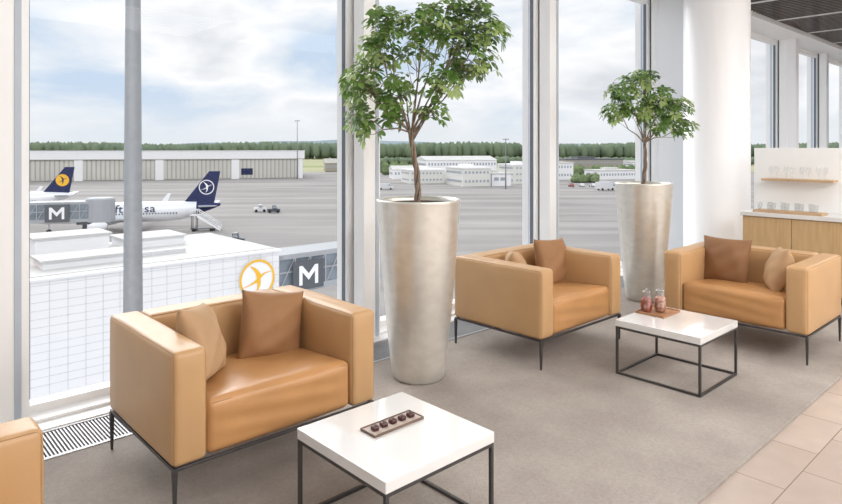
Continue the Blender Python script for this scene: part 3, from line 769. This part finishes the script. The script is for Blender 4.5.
aircraft(ext(-76.5,120,0), ext(-42,129,0), 'white airliner with dark blue tail and white crane emblem', 'plane_blue', None, 'sign_white', 'sign_white', True, 'Lufthansa', 3.6)
aircraft(ext(-122,147,0), ext(-87,157,0), 'white airliner with blue tail and yellow round emblem', 'plane_blue', 'yellow', 'navy', 'yellow', False, 'Lufthansa', 11)

# mast
mb = MB(); mb.lathe([(0,0),(0.42,0),(0.42,0.1),(0.27,0.15),(0.12,24)], 28)
for z in (8,16): mb.lathe([(0.24-z*.006,z),(0.265-z*.006,z+.05),(0.24-z*.006,z+.1)], 28)
mk('light_mast', mb, ['pole'], loc=ext(-288/628*13.0,13.0,G), label='tall tapered galvanised steel mast outside the window', cat='mast')
def lamp_mast(lat, d, h):
    mb = MB(); mb.lathe([(0,0),(.3,0),(.15,h)], 12); mb.box(-1.3,1.3,-.3,.3,h-.2,h+.2); mb.box(-1.3,-.7,-.6,.3,h-.6,h-.2,1); mb.box(.7,1.3,-.6,.3,h-.6,h-.2,1)
    mk('floodlight_mast', mb, ['pole','sign_white'], loc=ext(lat,d,G), rot=(0,0,RZ), label='slim apron floodlight mast', cat='mast', group='floodlight masts')
lamp_mast(-66, 335, 31); lamp_mast(34, 252, 20); lamp_mast(56, 310, 26); lamp_mast(140, 360, 20)

# vehicles
def vehicle(lat, d, rz, kind, m_, label):
    mb = MB()
    if kind == 'car':
        pr = [(-2.1,.35),(-2.15,.85),(-1.6,.95),(-1.1,1.42),(.5,1.45),(1.15,.98),(2.05,.8),(2.15,.35)]; w = .85; gl = [(-1.45,.97),(-1.05,1.36),(.45,1.38),(.98,.99)]
    elif kind == 'van':
        pr = [(-3,.4),(-3,2.3),(1.6,2.35),(2.4,1.3),(3,1.15),(3.05,.4)]; w = 1.0; gl = [(1.0,1.4),(1.0,2.1),(1.6,2.12),(2.15,1.4)]
    elif kind == 'truck':
        pr = [(-4,.7),(-4,3.3),(2,3.3),(2,2.6),(3.6,2.6),(3.9,1.6),(3.9,.6)]; w = 1.25; gl = [(2.5,1.6),(2.5,2.4),(3.5,2.4),(3.75,1.6)]
    else:
        pr = [(-1.6,.3),(-1.6,1.1),(-.4,1.1),(-.4,1.9),(.5,1.9),(.7,1.1),(1.6,.95),(1.6,.3)]; w = .7; gl = [(-.3,1.2),(-.3,1.75),(.42,1.75),(.6,1.2)]
    k = len(pr)
    mb.add([(x,-w,z) for x,z in pr]+[(x,w,z) for x,z in pr], [tuple(range(k)), tuple(range(2*k-1,k-1,-1))]+[(i,k+i,k+(i+1)%k,(i+1)%k) for i in range(k)], 0)
    for s in (-1,1): mb.add([(x,s*(w+.02),z) for x,z in gl], [(0,1,2,3)], 1)
    xs = max(p[0] for p in pr)*.62
    for s in (-1,1):
        for q in (-xs, xs):
            vv = []; rr = .36 if kind != 'truck' else .5
            for yy in (s*(w-.15), s*(w+.05)):
                for t in range(12): a = t*math.pi/6; vv.append((q+rr*math.cos(a), yy, rr+rr*math.sin(a)))
            mb.add(vv, [tuple(range(12)), tuple(range(23,11,-1))]+[(t,12+t,12+(t+1)%12,(t+1)%12) for t in range(12)], 2)
    nm = {'car':'car','van':'van','truck':'truck','tug':'baggage_tug'}[kind]
    mk(nm, mb, [m_,'ext_glass','tyre'], loc=ext(lat,d,G), rot=(0,0,RZ+rz), label=label, cat={'tug':'baggage tug'}.get(kind, kind), group='vehicles on the apron')
vehicle(-41.5,162,0.3,'tug','car_white','small white baggage tug on the apron')
vehicle(-37.5,160,0.2,'tug','car_dark','dark baggage tug on the apron')
vehicle(-32,108,0.2,'tug','car_dark','dark baggage tug near the aircraft')
vehicle(72,245,0.4,'truck','car_white','white lorry parked at the apron edge')
vehicle(-14,250,0.1,'van','car_white','white van by the service buildings')
rr_ = random.Random(4)
for i in range(9):
    vehicle(64+i*4.6, 268+rr_.uniform(-1,1), 1.6+rr_.uniform(-.1,.1), 'car', rr_.choice(['car_white','car_dark','car_blue','car_red','car_dark','car_dark']), 'parked car in the airport car park')
# airstairs
mb = MB()
for i in range(13): mb.box(-i*.34-.30, -i*.34, -.7, .7, 3.15-i*.22, 3.22-i*.22, 0)
for s in (-.78,.72):
    mb.add([(0.1,s,2.8),(-4.4,s,.0),(-4.4,s,.4),(0.1,s,3.4),(0.1,s+.06,2.8),(-4.4,s+.06,.0),(-4.4,s+.06,.4),(0.1,s+.06,3.4)],[(0,1,2,3),(7,6,5,4),(0,4,5,1),(3,2,6,7)],0)
    mb.tube([(1.4,s+.03,4.25),(0.1,s+.03,4.25),(-4.4,s+.03,1.3)], .08, 6, 0)
    for k in range(7): mb.tube([(-k*.72,s+.03,3.2-k*.47),(-k*.72,s+.03,4.2-k*.47)], .05, 6, 0)
    mb.tube([(1.4,s+.03,3.2),(1.4,s+.03,4.25)], .06, 6, 0)
mb.box(0.1,1.5,-.8,.8,3.1,3.25,0)
for (px_, py_) in ((.3,-.6),(.3,.6),(1.2,-.6),(1.2,.6)): mb.tube([(px_,py_,.5),(px_,py_,3.1)], .08, 6, 1)
mb.box(-3.4,1.4,-.8,.8,.4,.6,1)
for q in (-2.7,.7):
    for s in (-1,.8): mb.box(q-.35,q+.35,s,s+.2,0,.6,2)
mk('airstairs', mb, ['sign_white','ext_dark','tyre'], loc=ext(-44.3,125,G), rot=(0,0,RZ+math.pi+0.1), label='white mobile passenger stairs by the aircraft tail', cat='airstairs')

# ------------------------------------------------------------------ world
w = bpy.data.worlds.new('sky'); S.world = w; w.use_nodes = True; nt = w.node_tree; nt.nodes.clear()
o = nd(nt, 'ShaderNodeOutputWorld'); bg = nd(nt, 'ShaderNodeBackground'); tc = nd(nt, 'ShaderNodeTexCoord')
mp = nd(nt, 'ShaderNodeMapping'); mp.inputs['Scale'].default_value = (1.5,1.5,4.2); mp.inputs['Location'].default_value = (0.3,1.2,0.4)
no = nd(nt, 'ShaderNodeTexNoise'); no.inputs['Scale'].default_value = 2.0; no.inputs['Detail'].default_value = 8; no.inputs['Roughness'].default_value = 0.52; no.inputs['Distortion'].default_value = 0.25
nt.links.new(tc.outputs['Generated'], mp.inputs['Vector']); nt.links.new(mp.outputs['Vector'], no.inputs['Vector'])
cr = nd(nt, 'ShaderNodeValToRGB')
cr.color_ramp.elements[0].position = 0.36; cr.color_ramp.elements[0].color = srgb(196,214,234)+(1,)
cr.color_ramp.elements[1].position = 0.68; cr.color_ramp.elements[1].color = srgb(214,218,224)+(1,)
e1 = cr.color_ramp.elements.new(0.44); e1.color = srgb(226,233,241)+(1,)
e2 = cr.color_ramp.elements.new(0.53); e2.color = srgb(251,251,252)+(1,)
nt.links.new(no.outputs['Fac'], cr.inputs['Fac'])
sx = nd(nt, 'ShaderNodeSeparateXYZ'); nt.links.new(tc.outputs['Generated'], sx.inputs[0])
mr = nd(nt, 'ShaderNodeMapRange'); mr.inputs['From Min'].default_value = 0.0; mr.inputs['From Max'].default_value = 0.09; mr.inputs['To Min'].default_value = 1; mr.inputs['To Max'].default_value = 0
nt.links.new(sx.outputs['Z'], mr.inputs['Value'])
mx = nd(nt, 'ShaderNodeMix', data_type='RGBA'); nt.links.new(mr.outputs['Result'], mx.inputs['Factor'])
nt.links.new(cr.outputs['Color'], mx.inputs['A']); mx.inputs['B'].default_value = srgb(226,231,236)+(1,)
nt.links.new(mx.outputs['Result'], bg.inputs['Color']); bg.inputs['Strength'].default_value = 1.07
nt.links.new(bg.outputs[0], o.inputs['Surface'])

def sun(name, e, az, el, col, ang):
    l = bpy.data.lights.new(name, 'SUN'); l.energy = e; l.color = col; l.angle = math.radians(ang)
    ob = bpy.data.objects.new(name, l); COL.objects.link(ob)
    d = Vector((math.cos(math.radians(az))*math.cos(math.radians(el)), math.sin(math.radians(az))*math.cos(math.radians(el)), math.sin(math.radians(el))))
    ob.rotation_euler = d.to_track_quat('Z', 'Y').to_euler()
sun('sun', 1.1, -125, 42, (1,0.97,0.93), 6)
sun('window_fill_sun', 2.6, 82, 30, (1.0,0.99,0.97), 45)  # added second sun, soft fill through the windows in place of bright sky
def area(loc, sz, e, col=(1.0,0.985,0.97)):
    l = bpy.data.lights.new('ceiling_fill', 'AREA'); l.shape = 'RECTANGLE'; l.size = sz[0]; l.size_y = sz[1]; l.energy = e; l.color = col  # added interior fill at ceiling height, not a known fixture
    ob = bpy.data.objects.new('ceiling_fill', l); COL.objects.link(ob); ob.location = loc
area((2.5,0.0,3.8),(5.0,3.0),42); area((7.0,0.3,3.8),(3.0,2.6),30); area((2.5,-2.6,3.8),(5,2.0),265); area((8.0,-2.6,3.8),(4,2.0),195); area((12.5,0.5,3.65),(3,2),110)

# ------------------------------------------------------------------ camera
cd = bpy.data.cameras.new('camera'); cam = bpy.data.objects.new('camera', cd); COL.objects.link(cam)
cam.location = (0,0,1.6); cam.rotation_euler = (math.pi/2, 0, -ANG)
cd.sensor_width = 36; cd.lens = 628/842*36; cd.shift_y = -104/842; cd.clip_end = 20000; cd.clip_start = 0.05
S.camera = cam
